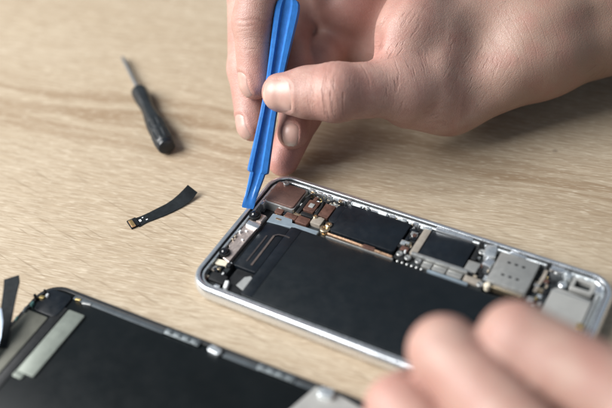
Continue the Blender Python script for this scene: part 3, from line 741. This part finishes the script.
        ed = nl.data.attributes.new('edge', 'FLOAT', 'POINT'); ed.data.foreach_set('value', np.array(E + E, np.float32).clip(0, 1))
    return o

# ---- right hand, thumb towards the viewer
wr = (75, 154, 33); arm = (106, 196, 34); arm2 = (200, 322, 42)
tc = (61.8, 133.4, 31.5); tm = (40.4, 102.5, 35.5); ti = (22.0, 80.6, 43.2); tt = (1.9, 74.3, 41.3)
iM, iP, iD, iT = (-6, 146, 76), (-23.5, 110.5, 75), (-21.3, 94.2, 55.1), (-15.0, 81.8, 36.0)
mM, mP, mD, mT = (-20, 161, 62), (-36, 115, 54.5), (-25.6, 92.0, 32.6), (-15.2, 76.0, 18.2)
rM, rP, rD, rT = (-16, 160, 45), (-22, 122, 41), (-3.4, 96.0, 28.5), (4.6, 75.2, 21.2)
pM, pP, pD, pT = (-2, 150, 28), (-3, 114, 30), (0.2, 90.0, 19.0), (0.6, 71.8, 8.2)
tmid = tuple((np.array(ti) + np.array(tt)) / 2)
RH = dict(kp=9, kf=5.0, ku=1.3,
  palm=[(arm2, arm, 33, 26.5, ((0.2, -0.1, 1), 1.1)), (arm, wr, 26.5, 21.5, ((0.2, -0.1, 1), 1.05)), (wr, tc, 20, 15.5), (tc, tm, 14.5, 11.4), (wr, (40, 130, 42), 20, 18),
        (wr, (55, 116, 22), 17, 12), ((55, 116, 22), (41.0, 104.6, 25.5), 12, 8.8),
        ((76, 160, 36), iM, 18, 11.5), ((76, 160, 34), mM, 18, 11.5), ((74, 162, 30), rM, 18, 11), ((72, 164, 28), pM, 18, 11),
        ((34, 106, 42), (33, 119, 50), 8.0, 9.0), ((33, 119, 50), (32, 136, 58), 9.0, 10), ((46, 140, 34), (4, 140, 36), 15, 11), ((4, 142, 34), (-18, 130, 38), 12, 10), ((34, 134, 28), (2, 130, 24), 11, 9), ((0, 132, 46), (-14, 140, 58), 12, 11)],
  fingers=[
    [(tm, ti, 10.8, 10.9, 3), (ti, tmid, 11.3, 9.7, 2.5), (tmid, tt, 9.6, 7.6, 3)],
    [(iM, iP, 10.5, 9.3), (iP, iD, 9.0, 8.0), (iD, iT, 8.0, 6.8)],
    [(mM, mP, 10.5, 9.3), (mP, mD, 9.0, 8.0), (mD, mT, 8.0, 6.6)],
    [(rM, rP, 10, 8.8), (rP, rD, 8.5, 7.4), (rD, rT, 7.4, 6.3)],
    [(pM, pP, 10, 8.6), (pP, pD, 8.8, 8.2), (pD, pT, 8.2, 6.5)]],
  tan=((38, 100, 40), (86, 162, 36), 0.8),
  folds=[(ti, np.array(tt) - np.array(ti), (-0.1, -0.45, 0.9), 7, 0.30), (iD, np.array(iT) - np.array(iD), (0.8, -0.6, 0.1), 5, 0.35), ((-23, 101, 66), np.array(iD) - np.array(iP), (0.8, -0.6, 0.1), 5, 0.3)],
  blush=[((25.5, 72, 49), 9, 0.25), (ti, 15, 0.55), (tt, 12, 0.5), (iT, 15, 0.65), (iD, 14, 0.3), (mT, 15, 0.6), (rT, 14, 0.75), (pT, 20, 0.9), (pD, 18, 0.85), (rD, 14, 0.7), (tm, 16, 0.3), ((6, 128, 52), 26, 0.55), ((28, 104, 47), 13, 0.6), ((33, 119, 56), 12, 0.45)],
  lines=[((25, 72, 48), np.array(tt) - np.array(ti), (0.3, 0.4, 0.85), 9, 0.75, 0.75), ((40, 97, 46), np.array(ti) - np.array(tm), (0.3, 0.4, 0.85), 14, 0.5, 0.5),
         ((30, 106, 54), (0.75, 0.1, -0.5), (-0.1, 0.6, 0.7), 13, 0.7, 0.55), ((-16, 88, 52), np.array(iT) - np.array(iD), (1, 0, 0), 6, 0.7, 0.7), ((-18, 102, 66), np.array(iD) - np.array(iP), (1, 0, 0), 7, 0.8, 0.6),
         ((-18, 82, 33), np.array(mT) - np.array(mD), (1, 0, 0), 6, 0.5, 0.7), ((62, 118, 42), (0.8, 0.2, -0.4), (0.3, 0.6, 0.5), 16, 0.36, 0.55), ((80, 138, 44), (0.55, 0.75, 0), (0.3, -0.4, 0.8), 18, 0.16, 0.7), ((48, 104, 27), (0.2, -0.3, 0.9), (0.7, 0.7, 0), 10, 0.6, 0.5)],
  hair=((48, 112, 40), (100, 185, 36), 520),
  bumps=[((61.8, 121.9, 49.0), 11, -4.8, (-0.02, 0.3, 0.6)), ((66, 131, 59), 10, -3.2, (0, 0.4, 0.8)), ((80.3, 134.5, 44.3), 10, 3.0, (0.35, 0.6, 0.2)), ((56, 116, 50), 7, 1.2, (0, 0.4, 0.8)),
         ((72, 118, 35), 8, -1.4, (0.3, 0.5, 0.3)), ((94, 150, 50), 9, -3.0, (0.5, 0.6, 0.1)), ((25.0, 71.7, 50.4), 6, 0.9, None), ((26, 71, 43), 7, 0.7, None), ((12, 74, 50), 6, -0.6, None), ((27, 108, 50), 3.0, -1.3, (0.2, 0.75, 0.6)), ((30, 119, 59), 3.0, -1.3, (0.1, 0.75, 0.6))],
  nails=[((2.9, 73.0, 41.2), np.array(tt) - np.array(ti), (0.30, -0.78, 0.55), 12.6, 12.4),
         (tuple(np.array(iT) + 0.8 * unit(np.array(iT) - np.array(iD)) + 2.5 * unit((-0.62, -0.67, 0.36))), np.array(iT) - np.array(iD), (-0.62, -0.67, 0.36), 9.0, 10.5),
         (tuple(np.array(mT) + 0.8 * unit(np.array(mT) - np.array(mD)) + 2.5 * unit((-0.62, -0.67, 0.36))), np.array(mT) - np.array(mD), (-0.62, -0.67, 0.36), 9.0, 10.5),
         (tuple(np.array(rT) + 1.2 * unit(np.array(rT) - np.array(rD)) + 2.5 * unit((0.25, -0.7, 0.6))), np.array(rT) - np.array(rD), (0.25, -0.7, 0.6), 6.6, 7.4)])
build_hand('hand', RH, (-60, 55, -8), (225, 345, 105), 0.8, 'bare right hand gripping the blue pry tool between thumb and fingertips')

# ---- left hand steadying the phone, close to the camera
iM2, iP2, iD2, iT2 = (165, -18, 53), (127, -11.5, 55.5), (119.4, 6, 30), (114, 19.5, 12.6)
mM2, mP2, mD2, mT2 = (150, -44, 50), (110, -21, 52), (103.6, -3.5, 28), (100, 9, 12)
rM2, rP2, rD2, rT2 = (138, -60, 44), (103, -36, 41), (97, -18.5, 20), (94.6, -9, 7.2)
pM2, pP2, pD2, pT2 = (134, -76, 36), (108, -56, 30), (100, -42, 16), (97, -33, 7)
w2 = (225, -100, 52); a2 = (310, -150, 60)
LH = dict(kp=12, kf=3.0, ku=0.8, tan=((100, -15, 40), (175, -55, 50), 0.5),  # left hand darkened towards the palm, shade painted into its skin
  palm=[(a2, w2, 31, 25), (w2, iM2, 20, 12), (w2, mM2, 20, 12), (w2, rM2, 20, 11.5), (w2, pM2, 18, 11), (w2, (190, -30, 38), 18, 13)],
  fingers=[
    [(iM2, iP2, 12.2, 10.6), (iP2, iD2, 10.2, 8.6), (iD2, iT2, 8.2, 6.8)],
    [(mM2, mP2, 11.4, 10.0), (mP2, mD2, 9.6, 8.2), (mD2, mT2, 8.0, 6.6)],
    [(rM2, rP2, 10.5, 8.8), (rP2, rD2, 8.6, 7.6), (rD2, rT2, 7.6, 6.2)],
    [(pM2, pP2, 9.5, 7.8), (pP2, pD2, 7.6, 6.8), (pD2, pT2, 6.8, 5.8)],
    [((190, -30, 38), (172, -2, 28), 12, 10), ((172, -2, 28), (153, 8, 16), 10, 8)]],
  folds=[(iP2, np.array(iD2) - np.array(iM2), (-0.5, 0.1, 0.85), 9, 0.4), (mP2, np.array(mD2) - np.array(mM2), (-0.5, 0.1, 0.85), 9, 0.4), (rP2, np.array(rD2) - np.array(rM2), (-0.5, 0.1, 0.85), 9, 0.4)],
  blush=[(iD2, 15, 0.6), (mD2, 15, 0.65), (rP2, 15, 0.6), (iT2, 16, 0.7), (mT2, 16, 0.7), ((140, -28, 42), 14, 0.6), ((124, -24, 44), 10, 0.6)],
  nails=[((114.0, 23.6, 13.6), np.array(iT2) - np.array(iD2), (-0.2, 0.85, 0.5), 11, 11.5), ((100, 13, 13.2), np.array(mT2) - np.array(mD2), (-0.2, 0.85, 0.5), 11, 11.5)])
build_hand('hand', LH, (80, -200, -8), (330, 45, 100), 1.1, 'blurred left hand close to the viewer, curled fingers holding down the phone body')

# ------------------------------------------------------------------ light
def area(name, loc, target, size, power, col, sy=None):
    l = bpy.data.lights.new(name, 'AREA'); l.energy = power; l.color = col; l.shape = 'RECTANGLE'; l.size = size; l.size_y = sy or size
    o = bpy.data.objects.new(name, l); COL.objects.link(o); o.location = loc
    o.rotation_euler = (Vector(target) - Vector(loc)).to_track_quat('-Z', 'Y').to_euler(); return o
area('window_light', (-0.86, -0.56, 0.93), (0.03, 0.04, 0), 1.1, 52, (1.0, 0.985, 0.97), 0.95)
wd = bpy.data.worlds.new('World'); scn.world = wd; wd.use_nodes = True
bg = wd.node_tree.nodes['Background']; bg.inputs['Color'].default_value = (0.70, 0.84, 1.0, 1); bg.inputs['Strength'].default_value = 0.26

# ------------------------------------------------------------------ camera
cd = bpy.data.cameras.new('camera'); cam = bpy.data.objects.new('camera', cd); COL.objects.link(cam)
cd.sensor_width = 36; cd.lens = 36 * 988 / 612
mt = Matrix((R_, U_, -F_)).transposed().to_4x4(); mt.translation = CAM * MM
cam.matrix_world = mt
cd.clip_start = 0.01; cd.clip_end = 20
cd.dof.use_dof = True; cd.dof.focus_distance = 0.386; cd.dof.aperture_fstop = 4.7; cd.dof.aperture_blades = 0
scn.camera = cam
scn.view_settings.view_transform = 'Standard'; scn.view_settings.look = 'None'
scn.view_settings.exposure = 0; scn.view_settings.gamma = 1
scn.render.engine = 'CYCLES'
scn.cycles.use_denoising = True
scn.cycles.max_bounces = 8
